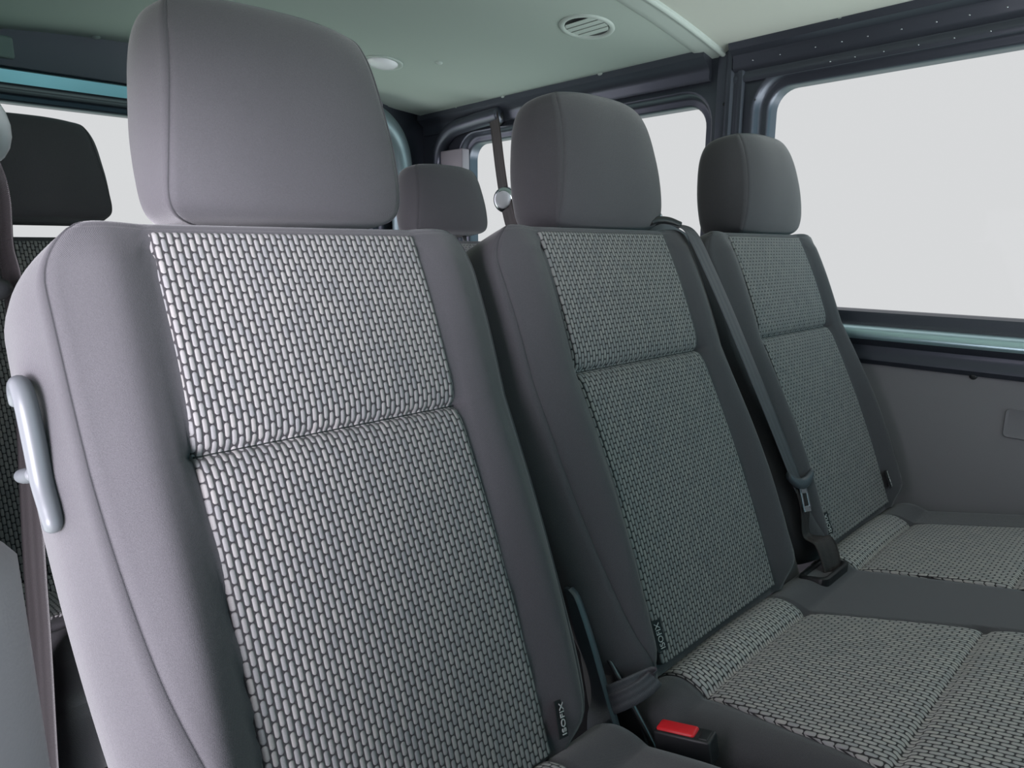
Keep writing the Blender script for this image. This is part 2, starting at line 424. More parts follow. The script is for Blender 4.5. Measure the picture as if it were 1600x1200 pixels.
def make_headrest(fr, parent, dx=0, s0=-.012, H=.20, sc=1.0, th=.15, d0=-.005, yaw=0, label=None, seam=None):
    """padded headrest standing on two posts above the backrest"""
    base = fr.p(dx, s0, d0)
    hf = Frame(base.x, base.y, base.z, th)
    #            h     seam  widest  front  back
    T = [(0.000, .080, .080, -.040, -.070),
         (0.003, .104, .104, -.022, -.088),
         (0.010, .117, .120, -.010, -.098),
         (0.022, .1215, .128, -.003, -.104),
         (0.045, .120, .131, .003, -.107),
         (0.085, .1145, .131, .006, -.108),
         (0.125, .108, .127, .004, -.106),
         (0.155, .104, .123, -.001, -.102),
         (0.176, .100, .117, -.008, -.096),
         (0.190, .094, .107, -.016, -.089),
         (0.197, .080, .090, -.025, -.080),
         (0.200, .066, .072, -.036, -.068)]
    cols = [[(r[0], r[i]+(.009 if i == 3 else -.006 if i == 4 else 0)) for r in T] for i in range(1, 5)]
    rings = []; hs = []
    for k in range(61):
        a = k/60; h = .2*(.5-.5*cos(pi*a))
        ws, w, df, db = [sinterp(c, h) for c in cols]
        hs.append(h)
        rel = lambda x, ws=ws: -.016*abs(x/ws)**3.0
        rg = section(ws*sc, w*sc, df, db, rel, nf=40, bk=.50, br=.020)
        out = []
        for x, d in rg:
            out.append(hf.p(x, -h*H/.2, d))
        rings.append(out)
    US = [0]; mid = rings[30]
    for k in range(1, len(mid)): US.append(US[-1]+(mid[k]-mid[k-1]).length)
    o = MB().loft(rings, uvf=lambda i, k: (US[k], hs[i])).out('headrest', M['cloth'], parent, label=label)
    for sg in (-1, 1):
        top = hf.p(sg*.068*sc, -.05, -.06); bot = fr.p(dx+sg*.068*sc, .03, -.062)
        MB().tube([bot, (bot+top)/2, top], .0062).out('headrest_post', M['darksteel'], o)
        c = fr.p(dx+sg*.068*sc, -.0135, -.06)
        MB().tube([c-Vector((0, 0, .012)), c+Vector((0, 0, .002)), c+Vector((0, 0, .005))], [.014, .014, .011], n=20).out('post_sleeve', M['black'], o)
    return o

def text_mesh(txt, size, name, mat, parent, origin, xdir, ydir, depth=.0004):
    cu = bpy.data.curves.new(name, 'FONT'); cu.body = txt; cu.size = size; cu.extrude = depth; cu.align_x = 'CENTER'; cu.align_y = 'CENTER'
    tmp = bpy.data.objects.new('tmp', cu); COL.objects.link(tmp)
    dg = bpy.context.evaluated_depsgraph_get(); me0 = bpy.data.meshes.new_from_object(tmp.evaluated_get(dg))
    X = Vector(xdir).normalized(); Y = Vector(ydir).normalized(); Z = X.cross(Y)
    vs = [Vector(origin)+X*v.co.x+Y*v.co.y+Z*v.co.z for v in me0.vertices]; fs = [list(p.vertices) for p in me0.polygons]
    bpy.data.objects.remove(tmp)
    return mesh(name, vs, fs, mat, parent, smooth=False)
def isofix(fr, parent, x, s, sg, tilt=0.0, size=1.0, d=.010):
    """small black fabric loop label with white letters sewn in the panel seam"""
    w, h = .0078*size, .0185*size
    c = fr.p(x+sg*w*.4, s, d)
    X = (fr.p(1, 0, .25*sg*-1)-fr.p(0, 0, 0)).normalized(); Y = (fr.p(0, -1, 0)-fr.p(0, 0, 0)).normalized(); Y = (Y+X*tilt).normalized(); X = (X-Y*X.dot(Y)).normalized()
    Zn = X.cross(Y)
    rings = []
    for t in range(9):
        yy = -h+2*h*t/8; rings.append([c+X*(-w)+Y*yy-Zn*.0012, c+X*(w)+Y*yy+Zn*(.0006*sin(t)), c+X*(w)+Y*yy+Zn*(.0012+.0006*sin(t)), c+X*(-w)+Y*yy])
    lab = MB().loft(rings).out('side_label', M['tag'], parent, smooth=False, label='black label with white letters')
    text_mesh('ISOFIX', .0108*size, 'label_text', M['text'], lab, c+Zn*.0026, Y, -X)
    return lab

# ------------------------------------------------------------------ the van body
XW = 1.613; YR = 2.20; ZF = -.96
def rrect(a0, a1, b0, b1, r, n=8):
    out = []
    for (ca, cb, s) in ((a1-r, b1-r, 0), (a0+r, b1-r, 1), (a0+r, b0+r, 2), (a1-r, b0+r, 3)):
        for k in range(n+1):
            t = pi/2*(s+k/n); out.append((ca+r*cos(t), cb+r*sin(t)))
    return out
def pierced_wall(name, outer, holes, pos, mat):
    """flat inner skin with pressed, rounded window surrounds. outer: loop (a,b); holes: list of (a0,a1,b0,b1,r); pos(a,b,depth)->xyz"""
    bm = bmesh.new(); edges = []
    def loop(pts):
        vs = [bm.verts.new(pos(a, b, 0)) for a, b in pts]
        for i in range(len(vs)): edges.append(bm.edges.new((vs[i], vs[(i+1) % len(vs)])))
        return vs
    loop(outer)
    hl = []
    for (a0, a1, b0, b1, r) in holes:
        e = .040; hl.append(loop(rrect(a0-e, a1+e, b0-e, b1+e, r+e)))
    bmesh.ops.triangle_fill(bm, use_beauty=True, use_dissolve=False, edges=edges)
    for h, (a0, a1, b0, b1, r) in zip(holes, holes):
        pass
    for vs, (a0, a1, b0, b1, r) in zip(hl, holes):
        prev = vs
        for e, d in ((.0365, -.0035), (.033, -.004), (.029, -.001), (.0255, .005), (.023, .012), (.0195, .0165), (.015, .018), (.006, .018), (.003, .019), (.0, .023), (-.0005, .032), (-.0005, .06)):
            cur = [bm.verts.new(pos(a, b, d)) for a, b in rrect(a0-e, a1+e, b0-e, b1+e, max(.004, r+e))]
            for i in range(len(cur)): bm.faces.new((prev[i], prev[(i+1) % len(cur)], cur[(i+1) % len(cur)], cur[i]))
            prev = cur
    bm.verts.index_update()
    V = [v.co.copy() for v in bm.verts]; F = [[v.index for v in f.verts] for f in bm.faces]; bm.free()
    return mesh(name, V, F, mat, structure=True, sharp=math.radians(50))
def extrude_profile(name, prof, a0, a1, pos, mat, n=2, parent=None, structure=True, seg_smooth=True, label=None):
    """prof: closed loop (depth, b); swept along a"""
    rings = []
    for i in range(n+1):
        a = a0+(a1-a0)*i/n; rings.append([Vector(pos(a, b, d)) for d, b in prof])
    m = MB().loft(rings)
    return mesh(name, m.v, m.f, mat, parent, structure=structure, sharp=math.radians(35), label=label)
rp = lambda a, b, d: (XW+d-.023, a, b)             # far side wall: a = y, b = z, depth outwards
WIN1 = (-.62, .817, -.138, .369, .050)
WIN2 = (.985, 1.935, -.150, .357, .055)
pierced_wall('wall_right', [(-.9, ZF), (YR+.02, ZF), (YR+.02, .60), (-.9, .60)], [WIN1, WIN2], rp, M['metal_dark'])
def pane(name, corners):
    a, b, c, d = [Vector(x) for x in corners]; n = (b-a).cross(d-a).normalized()*.004
    vs = [a, b, c, d, a+n, b+n, c+n, d+n]
    return mesh(name, vs, [(0, 1, 2, 3), (4, 5, 6, 7), (0, 1, 5, 4), (1, 2, 6, 5), (2, 3, 7, 6), (3, 0, 4, 7)], M['glass'], structure=True, smooth=False)
pane('window_1', [(XW+.030, -.64, -.16), (XW+.030, .83, -.16), (XW+.030, .83, .39), (XW+.030, -.64, .39)])
pane('window_2', [(XW+.030, .97, -.17), (XW+.030, 1.95, -.17), (XW+.030, 1.95, .38), (XW+.030, .97, .38)])
# waist rail below the windows: lip, round bead with its shine put into the colour, undercut
WX = XW-.023
def rail_pos(a, b, d): return (WX-d, a, b)
prof = [(-.012, -.135), (.004, -.139), (.007, -.146), (.008, -.158), (.012, -.165), (.020, -.1705), (.030, -.176), (.036, -.184), (.037, -.190), (.034, -.196), (.028, -.203), (.022, -.210), (.022, -.222), (.028, -.231), (.030, -.240), (.024, -.250), (-.012, -.250)]
extrude_profile('trim_1', prof, -.9, YR, rail_pos, M['metal_dark'], n=6)
extrude_profile('bead_shine_strip', [(.010, -.1655), (.0215, -.1695), (.0315, -.1752), (.0375, -.1838), (.0384, -.190), (.0360, -.1955), (.012, -.1965)], -.9, YR-.03, rail_pos, M['painted_shine'], n=6)  # highlight along the bead, painted as a brighter strip
# lower side panel
pp = [(.0, -.2365), (.016, -.2365), (.0195, -.240), (.021, -.246), (.021, -.60), (.021, ZF+.002), (0, ZF+.002)]
extrude_profile('wall_side_panel', pp, -.9, YR-.02, rail_pos, M['panel'], n=4)
# upper rail between window and ceiling, with two flat flanges and a groove
up = [(0, .388), (.004, .388), (.006, .394), (.006, .402), (.002, .408), (.002, .412), (.011, .418), (.014, .424), (.014, .440), (.018, .448), (.026, .452), (.036, .457), (.040, .466), (.040, .52), (0, .52)]
extrude_profile('trim_2', up, -.9, .900, rail_pos, M['metal_dark'], n=4)
up2 = [(0, .405), (.006, .405), (.010, .412), (.010, .428), (.016, .438), (.030, .447), (.040, .456), (.040, .53), (0, .53)]
extrude_profile('trim_3', up2, .965, 2.16, rail_pos, M['metal_dark'], n=4)
# pillar between the two side windows: pressed ribs
def vprofile(name, prof, z0, z1, mat, n=10, bend=None):
    rings = []
    for i in range(n+1):
        z = z0+(z1-z0)*i/n
        rings.append([Vector((WX-d, y, z)) for d, y in prof])
    m = MB().loft(rings); return mesh(name, m.v, m.f, mat, structure=True, sharp=math.radians(35))
pil = [(0, .872), (.003, .873), (.007, .877), (.008, .884), (.006, .889), (.004, .892), (.004, .900), (.010, .905), (.0115, .911), (.010, .917), (.006, .922), (.006, .940), (.004, .945), (.0, .947)]
vprofile('trim_4', pil, -.13, .470, M['metal_dark'])
# rear wall and tailgate
bp_ = lambda a, b, d: (a, YR+d-.02, b)
WIN3 = (.14, 1.365, -.18, .358, .07)
pierced_wall('wall_rear', [(-.08, ZF), (XW+.02, ZF), (XW+.02, .62), (-.08, .62)], [WIN3], bp_, M['metal_dark'])
pane('window_3', [(.12, YR+.032, -.2), (.12, YR+.032, .38), (1.385, YR+.032, .38), (1.385, YR+.032, -.2)])
# ledge on the tailgate header (teal reflection put into the strip's colour) and the roof cross panel above it
led = [(0, .386), (.012, .388), (.020, .394), (.022, .398), (.010, .430), (.007, .447), (.010, .53), (.0, .56)]
extrude_profile('trim_5', led, -.05, 1.43, lambda a, b, d: (a, YR-.02-d, b), M['metal_dark'], n=4)
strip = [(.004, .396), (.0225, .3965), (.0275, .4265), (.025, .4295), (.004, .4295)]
extrude_profile('ledge_shine_strip', strip, -.05, 1.42, lambda a, b, d: (a, YR-.02-d, b), M['painted_shine'], n=4)
extrude_profile('trim_11', [(.004, .436), (.019, .4365), (.0215, .440), (.0225, .50), (.020, .545), (.004, .55)], -.05, 1.40, lambda a, b, d: (a, YR-.02-d, b), M['header'], n=4)
# corner post: rounded column with an arched return to the roof
def arch(name, pts, rad, mat, n=14, flat=1.0):
    m = MB().tube(bez(pts, 12), rad, n=n); return mesh(name, m.v, m.f, mat, structure=True)
arch('trim_6', [(1.462, 2.14, -.9), (1.462, 2.14, -.2), (1.462, 2.14, .1), (1.458, 2.14, .24), (1.44, 2.13, .34), (1.39, 2.12, .41), (1.30, 2.12, .46)], .042, M['metal_lit'])
arch('trim_7', [(1.585, 2.075, -.9), (1.585, 2.075, 0.0), (1.583, 2.075, .25), (1.578, 2.06, .345), (1.572, 1.99, .402), (1.57, 1.86, .418), (1.57, 1.72, .425)], .026, M['metal_dark'])
# near side wall (behind the open door opening), roof skin, floor, added front wall and header that block the glow
MB().box((-.10, .86, ZF), (-.055, YR+.02, .60), .004).out('wall_left', M['metal_dark'], structure=True)
MB().box((-.10, -1.9, ZF), (-.055, .272, .160), .004).out('wall_left_light_block', M['metal_dark'], structure=True)  # unseen wall, stretched along to keep the side glow off the far seats
MB().box((-.10, -1.9, .150), (-.055, .86, .60), .004).out('header_light_block', M['metal_dark'], structure=True)  # unseen header, set low to block glow from the bench headrests
MB().box((-.12, -.95, .60), (XW+.04, YR+.05, .63), .004).out('ceiling_roof_skin', M['metal_dark'], structure=True)
MB().box((-.12, -.95, ZF-.04), (XW+.04, YR+.05, ZF), .004).out('floor', M['floor'], structure=True)
# ceiling lining: gently domed
def zceil(x, y=0): return .457+.088*max(0, 1-abs((x-.78)/.84)**2.2)
def ceiling_sheet(name, y0, y1, mat, drop=0.0, ny=30, nx=60, corner=False, th=.006):
    vs = []; 
    for lay in (0, 1):
        for j in range(ny+1):
            y = y0+(y1-y0)*j/ny
            xr = 1.602; xl = -.045
            if corner and y > 2.03:
                t = min(1, (y-2.03)/(y1-2.03)); dx = .14*(1-sqrt(max(0, 1-t*t))); xr -= dx; xl += dx
            for i in range(nx+1):
                x = xl+(xr-xl)*i/nx
                vs.append((x, y, zceil(x)-drop+lay*th))
    n1 = (ny+1)*(nx+1); fs = []
    for j in range(ny):
        for i in range(nx):
            a = j*(nx+1)+i; fs.append((a, a+1, a+nx+2, a+nx+1)); fs.append(tuple(k+n1 for k in (a, a+nx+1, a+nx+2, a+1)))
    rim = [i for i in range(nx+1)]+[j*(nx+1)+nx for j in range(1, ny+1)]+[ny*(nx+1)+i for i in range(nx-1, -1, -1)]+[j*(nx+1) for j in range(ny-1, 0, -1)]
    for k in range(len(rim)):
        a, b = rim[k], rim[(k+1) % len(rim)]; fs.append((a, b, b+n1, a+n1))
    return mesh(name, vs, fs, mat, structure=True, sharp=math.radians(40))
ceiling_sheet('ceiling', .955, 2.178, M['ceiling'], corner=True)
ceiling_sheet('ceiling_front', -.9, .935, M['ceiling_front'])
# roof bow cover: raised band with a lighter bead along its front edge
bow_prof = [(.925, .004), (.925, -.006), (.928, -.0095), (.932, -.0105), (.936, -.0095), (.939, -.007), (.948, -.0065), (.975, -.006), (.992, -.004), (.999, 0), (.999, .004)]
rings = []
for i in range(61):
    x = -.045+(1.606+.045)*i/60; rings.append([Vector((x, y, zceil(x)+dz)) for y, dz in bow_prof])
m_ = MB().loft(rings); mesh('ceiling_bow_cover', m_.v, m_.f, M['rib'], structure=True, sharp=math.radians(40))

# ------------------------------------------------------------------ seats
def corner_tab(W, rx, sy, low, top=-.0135):
    tab = []
    for k in range(13):
        t = k/12; s = top+sy*t*t if True else 0
        u = (s-top)/sy; tab.append((s, W-rx*(1-sqrt(max(0, 1-(1-u)**2)))))
    return tab+low
def tabs(W, low_scale=1.0):
    low = [(.16, W+.001), (.26, W+.001), (.36, W-.002), (.45, W-.008), (.52, W-.014), (.56, W-.024), (.60, W-.045)]
    wt = corner_tab(W, .082, .078, low)
    lowc = [(.16, W-.026), (.26, W-.031), (.36, W-.041), (.43, W-.055), (.50, W-.074), (.56, W-.090), (.60, W-.108)]
    ct = corner_tab(W-.024, .058, .062, [(.16, W-.026), (.26, W-.027), (.36, W-.030), (.45, W-.038), (.52, W-.048), (.56, W-.060), (.60, W-.082)])
    return wt, ct
F1 = Frame(.3143, .6446, .0133, .3874)
F2 = Frame(.8082, .6528, .0220, .41)
F3 = Frame(1.3132, .6528, .0220, .41)
Y_CREASE, Y_G1, Y_G2 = .415, .362, .150
def zc(y):
    z = -.533+(Y_G1-y)*.25
    if y > Y_G1: z += .016*sin(pi*min(1, (y-Y_G1)/.085)) - .05*sstep(.42, .50, y)
    z -= .05*sstep(-.10, -.26, y)**1.5
    return z
def cush_relief(x, y, panels):
    """panels: list of (centre, halfwidth at Y_G1, flare)"""
    z = 0
    for c, hw, fl in panels:
        w = hw+fl*max(0, Y_G1-y); a = abs(x-c)
        if a < w+.004:
            g = math.exp(-((y-Y_G1)/.0045)**2)+math.exp(-((y-Y_G2)/.0045)**2)
            z -= g*.006*(1-.1*cos(2*pi*x/.0232)) if a < w-.004 else g*.003
            z -= .003*math.exp(-((y-Y_G1)/.02)**2)+.003*math.exp(-((y-Y_G2)/.02)**2)
            z += .004*cos(pi*a/w/2)
        z -= .0028*math.exp(-((a-w)/.0035)**2)
    return z
def make_cushion(parent, x0, x1, panels, name='seat_cushion', y0=-.27, y1=.52, drop=.16, off=(0, 0, 0), centres=None, mat=None, roundx=.05, lift=0):
    rings = []; ys = []
    nY = 150; nx = 190 if x1-x0 > .7 else 110
    for j in range(nY+1):
        y = y0+(y1-y0)*j/nY
        ring = []; fr_ = 1-sqrt(max(0, 1-(max(0, (y0+.06-y)/.06))**2))
        zz = zc(y)-.05*fr_+lift*sstep(.45, .26, y); bot = -.533-drop
        for i in range(nx+1):
            x = x0+(x1-x0)*i/nx; e = min(x-x0, x1-x)
            dz = roundx*.8*(1-sqrt(max(0, 1-(max(0, (roundx-e))/roundx)**2)))
            ring.append(Vector((x+off[0], y+off[1], zz-dz+cush_relief(x, y, panels)+off[2])))
        b = [(x1+.002, zz-.07), (x1+.001, zz-.072), (x1-.001, zz-.075), (x1-.006, (zz+bot)/2-.03), (x1-.03, bot), (x1-.10, bot-.004), ((x0+x1)/2, bot-.004), (x0+.10, bot-.004), (x0+.03, bot), (x0+.006, (zz+bot)/2-.03), (x0+.001, zz-.075), (x0-.001, zz-.072), (x0-.002, zz-.07)]
        ring += [Vector((x+off[0], y+off[1], z+off[2])) for x, z in b]
        rings.append(ring); ys.append(y)
    US = [0]; mid = rings[nY//2]
    for k in range(1, len(mid)): US.append(US[-1]+(mid[k]-mid[k-1]).length)
    o = MB().loft(rings, uvf=lambda i, k: (US[k], ys[i])).out(name, mat or M['cloth'], parent)
    for (c, hw, fl) in panels:
        vs = []; uv = []; nx2, ny2 = 56, 170; ya, yb = y0+.05, .445
        for j in range(ny2+1):
            y = ya+(yb-ya)*j/ny2; w = hw+fl*max(0, Y_G1-y)
            back = 1.0
            for i in range(nx2+1):
                t = -1+2*i/nx2; x = c+w*t
                e = min(x-x0, x1-x); dz = roundx*.8*(1-sqrt(max(0, 1-(max(0, (roundx-e))/roundx)**2)))
                z = zc(y)+lift*sstep(.45, .26, y)-dz+cush_relief(c+min(w-.0045, abs(x-c))*(1 if x > c else -1), y, panels)+.0032-.0026*sstep(.975, 1, abs(t))
                fr_ = 1-sqrt(max(0, 1-(max(0, (y0+.06-y)/.06))**2)); z -= .05*fr_
                vs.append((x+off[0], y+off[1], z+off[2])); uv.append((x-c, y))
        fs = [[j*(nx2+1)+i, j*(nx2+1)+i+1, (j+1)*(nx2+1)+i+1, (j+1)*(nx2+1)+i] for j in range(ny2) for i in range(nx2)]
        b = len(vs); rim = [i for i in range(nx2+1)]+[j*(nx2+1)+nx2 for j in range(1, ny2+1)]+[ny2*(nx2+1)+i for i in range(nx2-1, -1, -1)]+[j*(nx2+1) for j in range(ny2-1, 0, -1)]
        for r in rim: vs.append((vs[r][0], vs[r][1], vs[r][2]-.006)); uv.append((uv[r][0]+.003, uv[r][1]+.0065))
        m = len(rim); fs += [[rim[k], rim[(k+1) % m], b+(k+1) % m, b+k] for k in range(m)]
        mesh('woven_panel', vs, fs, M['woven_cushion_lit'], o, uvs=uv)
    return o
def seat_base(parent, x0, x1, y0=-.10, y1=.46, off=(0, 0, 0)):
    m = MB(); ox, oy, oz = off
    m.box((x0+ox, y0+oy, -.78), (x1+ox, y1+oy, -.694), .01)
    for x in (x0+.04, x1-.04):
        for y in (y0+.05, y1-.05): m.box((x-.03+ox, y-.03+oy, ZF+.001), (x+.03+ox, y+.03+oy, -.77), .006)
    m.out('seat_frame', M['black'], parent)

# --- single seat nearest the camera
seat1 = thing('passenger_seat', (F1.X, .25, ZC+ZF), 'single grey passenger seat nearest the camera, with woven centre panel and one large headrest', 'seat')
wt1, ct1 = tabs(.2400)
cl1 = corner_tab(.216, .058, .062, [(.16, .214), (.26, .209), (.36, .199), (.43, .185), (.50, .166), (.56, .150), (.60, .132)])
b1 = make_backrest(F1, seat1, 'backrest', .139, .233, wt1, ct1, cl1)
make_panel(F1, b1, .1375, .143, .139)
isofix(F1, b1, .151, .552, 1, tilt=.22, d=.0175)
make_headrest(F1, seat1, dx=.013, s0=-.013, H=.216, d0=-.004)
make_cushion(seat1, .072, .554, [(.312, .138, .0)], y1=.47, roundx=.026, lift=.012)
seat_base(seat1, .09, .52)
# --- double bench
bench = thing('double_bench_seat', (1.06, .25, ZC+ZF), 'grey double bench seat beside the far windows, with two backrests sharing one cushion', 'seat')
wt2, ct2 = tabs(.2515)
b2 = make_backrest(F2, bench, 'backrest', .1485, .245, wt2, ct2)
make_panel(F2, b2, .1475, .1535, .1485)
isofix(F2, b2, -.156, .545, -1, d=.0145)
b3 = make_backrest(F3, bench, 'backrest', .1485, .245, wt2, ct2)
make_panel(F3, b3, .1475, .1535, .1485)
isofix(F3, b3, -.156, .545, -1, d=.0145)
isofix(F3, b3, .154, .540, 1, d=.0125)
make_headrest(F2, bench, dx=.043, s0=-.008, H=.206, d0=-.004)
make_headrest(F3, bench, dx=.070, s0=-.008, H=.206, d0=-.004)
make_cushion(bench, .594, 1.560, [(.806, .137, .17), (1.285, .137, .05)], y1=.47)
seat_base(bench, .62, 1.53)
# --- rear bench
rear = thing('rear_bench_seat', (.68, 1.10, ZC+ZF), 'dark three-place rear bench seat behind the front row, seen in shade by the tailgate window', 'seat')
RY = .835
RX = (.215, .690, 1.165)
for X in RX:
    fr = Frame(X, .6528+RY, .010, .41)
    b = make_backrest(fr, rear, 'backrest', .1485, .24, *tabs(.236))
    make_panel(fr, b, .1475, .1535, .1485)
    make_headrest(fr, rear, dx=.020 if X < 1 else .040, s0=-.045 if X < 1 else -.032, H=.192, d0=-.004)
make_cushion(rear, -.03, 1.39, [(X, .137, .03) for X in RX], off=(0, RY, 0), y0=.12)
seat_base(rear, 0.0, 1.36, y0=.16, off=(0, RY, 0))

# ------------------------------------------------------------------ fittings of the near seat
# moulded grip on the outer side of the backrest
hp = bez([(.0700, .652, -.124), (.0705, .645, -.112), (.0712, .630, -.1055), (.0722, .619, -.118), (.0732, .612, -.150), (.0736, .606, -.178), (.0745, .594, -.199), (.0745, .590, -.209), (.0735, .604, -.212)], 8)
n_ = len(hp)
MB().tube(hp, [.0045+.0036*sin(pi*min(1, (i+1)/n_*1.0))**.6 for i in range(n_)], n=16).out('side_handle', M['handle'], seat1, label='pale grey plastic grip on the outer side')
MB().tube(bez([(.0725, .630, -.178), (.0715, .650, -.184), (.0705, .672, -.190), (.0700, .684, -.193)], 6), [.0062]*7+[.0066]*6+[.0062]*6, n=16).out('handle_knob', M['handle'], seat1.children[-1])
# hinge lever between the seats with a webbing pull loop
def plate_yz(x0, x1, left, right):
    """plate in the y-z plane given its two long edges, with rounded rim"""
    rings = []
    for (a, b) in zip(left, right):
        rings.append([Vector((x0, a[0], a[1])), Vector((x0+.002, a[0]+.001, a[1]-.001)), Vector((x1-.002, a[0]+.001, a[1]-.001)), Vector((x1, a[0], a[1])), Vector((x1, b[0], b[1])), Vector((x1-.002, b[0]-.001, b[1]+.001)), Vector((x0+.002, b[0]-.001, b[1]+.001)), Vector((x0, b[0], b[1]))])
    return rings
Lp = bez([(0, .500, -.405), (0, .494, -.417), (0, .477, -.463), (0, .457, -.500), (0, .452, -.530), (0, .457, -.557), (0, .455, -.600), (0, .450, -.66)], 6)
Rp = bez([(0, .492, -.404), (0, .480, -.414), (0, .458, -.456), (0, .441, -.495), (0, .428, -.525), (0, .416, -.550), (0, .400, -.595), (0, .385, -.65)], 6)
lev = MB().loft(plate_yz(.5575, .5675, [(p.y, p.z) for p in Lp], [(p.y, p.z) for p in Rp])).out('hinge_lever', M['hinge'], seat1, sharp=math.radians(40), label='blue-black plastic hinge lever')
loop_path = bez([(.5610, .436, -.522), (.5660, .424, -.512), (.5770, .412, -.503), (.5920, .404, -.498), (.6000, .399, -.495), (.6040, .3955, -.4935), (.6020, .394, -.495), (.5900, .398, -.502), (.5760, .406, -.510), (.5660, .417, -.519), (.5620, .428, -.528)], 8)
MB().ribbon(loop_path, Vector((0, -.42, -.90)), .023, .0014).out('pull_loop', M['web'], seat1, label='dark webbing pull loop')
# recline bar on the bench side of the gap
MB().tube(bez([(.582, .505, -.410), (.582, .494, -.433), (.582, .434, -.500), (.582, .390, -.550), (.582, .36, -.585)], 8), .0036, n=12).out('recline_bar', M['darksteel'], bench, label='thin dark steel recline bar')
MB().loft(plate_yz(.5850, .5890, [(.520, -.420), (.500, -.480), (.480, -.56), (.46, -.63)], [(.500, -.430), (.444, -.500), (.400, -.550), (.37, -.62)])).out('hinge_cover', M['black'], bench, sharp=math.radians(40))
# cover between the two bench backrests and the slot the belt comes out of
cv = []
for k in range(13):
    s_ = .395+.215*k/12; hw = .034+.006*sin(pi*k/12)
    cv.append([F2.p(.250+x, s_, d) for x, d in ((-hw, -.085), (-hw, -.040), (-hw*.85, -.026), (-hw*.4, -.020), (hw*.4, -.020), (hw*.85, -.026), (hw, -.040), (hw, -.085))])
MB().loft(cv).out('centre_cover', M['cloth'], bench, sharp=math.radians(60), label='plain dark cover between the two backrests')
def frame_ring(loop_fn, z, w, h): pass
cx, cy, zs = 1.082, .393, -.5255
def slot_ring(a, b, r, z, sk=.03):
    return [Vector((cx+u+v*0.0, cy+v, zs+z-(v)*.22)) for u, v in rrect(-a, a, -b, b, r, 6)]
MB().loft([slot_ring(.048, .024, .012, -.012), slot_ring(.048, .024, .012, .003), slot_ring(.046, .022, .011, .005), slot_ring(.042, .018, .009, .005), slot_ring(.039, .015, .008, .002), slot_ring(.038, .014, .007, -.008), slot_ring(.02, .010, .004, -.009)], cap0=True).out('belt_slot_frame', M['black'], bench, sharp=math.radians(50), label='black plastic slot frame let into the cushion')
# ------------------------------------------------------------------ seat belts
# belt crossing the middle of the bench
bb = thing('seat_belt', (1.07, .42, ZC-.52), 'dark three-point belt running down between the two bench backrests, metal tongue hanging on it', 'seat belt')
bp1 = bez([Vector((.985, .692, .040)), Vector((.992, .676, .041)), Vector((1.000, .656, .036)), F2.p(.200, .006, .0185), F2.p(.216, .070, .0205), F2.p(.234, .150, .0200), F2.p(.251, .240, .019), F2.p(.267, .340, .019), F2.p(.281, .440, .019), F2.p(.284, .470, .020)], 8)
sides = []
for i, p in enumerate(bp1):
    t = min(1, i/26); sides.append(Vector((.55+.45*t, .80*(1-t)+.10, .15*(1-t)+.06)))
MB().ribbon(bp1, sides, .041, .0016).out('webbing', M['web'], bb)
bp2 = bez([F2.p(.281, .462, .021), F2.p(.288, .500, .018), F2.p(.294, .545, .008), Vector((1.102, .404, -.485)), Vector((1.098, .388, -.515)), Vector((1.092, .380, -.538))], 8)
MB().ribbon(bp2, [Vector((1, .1-.5*i/len(bp2), .0)) for i in range(len(bp2))], [.034+.018*sin(pi*i/len(bp2)) for i in range(len(bp2))], .0022).out('lower_webbing', M['web_brown'], bb)
# tongue: crescent grip + slotted steel blade
o_ = F2.p(.281, .460, .027); bx = (F2.p(1, .16, .10)-F2.p(0, 0, 0)).normalized(); by = (F2.p(.42, 1, .02)-F2.p(0, 0, 0)).normalized(); by = (by-bx*by.dot(bx)).normalized(); bz_ = by.cross(bx)
if bz_.y > 0: bz_ = -bz_
rings = []
for k in range(21):
    t = -1+2*k/20; yy = -.012*(t*t)*1.3; hh = .0098*(1-.25*t*t); th = .0062*(1-.2*abs(t)**3)
    c = o_+bx*(.034*t)+by*yy; ring = []
    for a in range(12):
        an = 2*pi*a/12; ring.append(c+by*(hh*cos(an))+bz_*(th*sin(an)))
    rings.append(ring)
tongue = MB().loft(rings).out('tongue_grip', M['hinge'], bb)
def obox(m, c0, x0, x1, y0, y1, z0, z1, bev=.0006):
    M4 = Matrix((( bx.x, by.x, bz_.x, c0.x), (bx.y, by.y, bz_.y, c0.y), (bx.z, by.z, bz_.z, c0.z), (0, 0, 0, 1)))
    m.box((x0, y0, z0), (x1, y1, z1), bev, M4)
m_ = MB(); c0 = o_+by*.006
obox(m_, c0, -.0105, -.0060, 0, .036, -.001, .0012); obox(m_, c0, .0060, .0105, 0, .036, -.001, .0012)
obox(m_, c0, -.0105, .0105, 0, .010, -.001, .0012); obox(m_, c0, -.0100, .0100, .031, .0405, -.001, .0012, .001)
m_.out('latch_plate', M['chrome'], tongue, smooth=False, label='bright slotted steel blade')
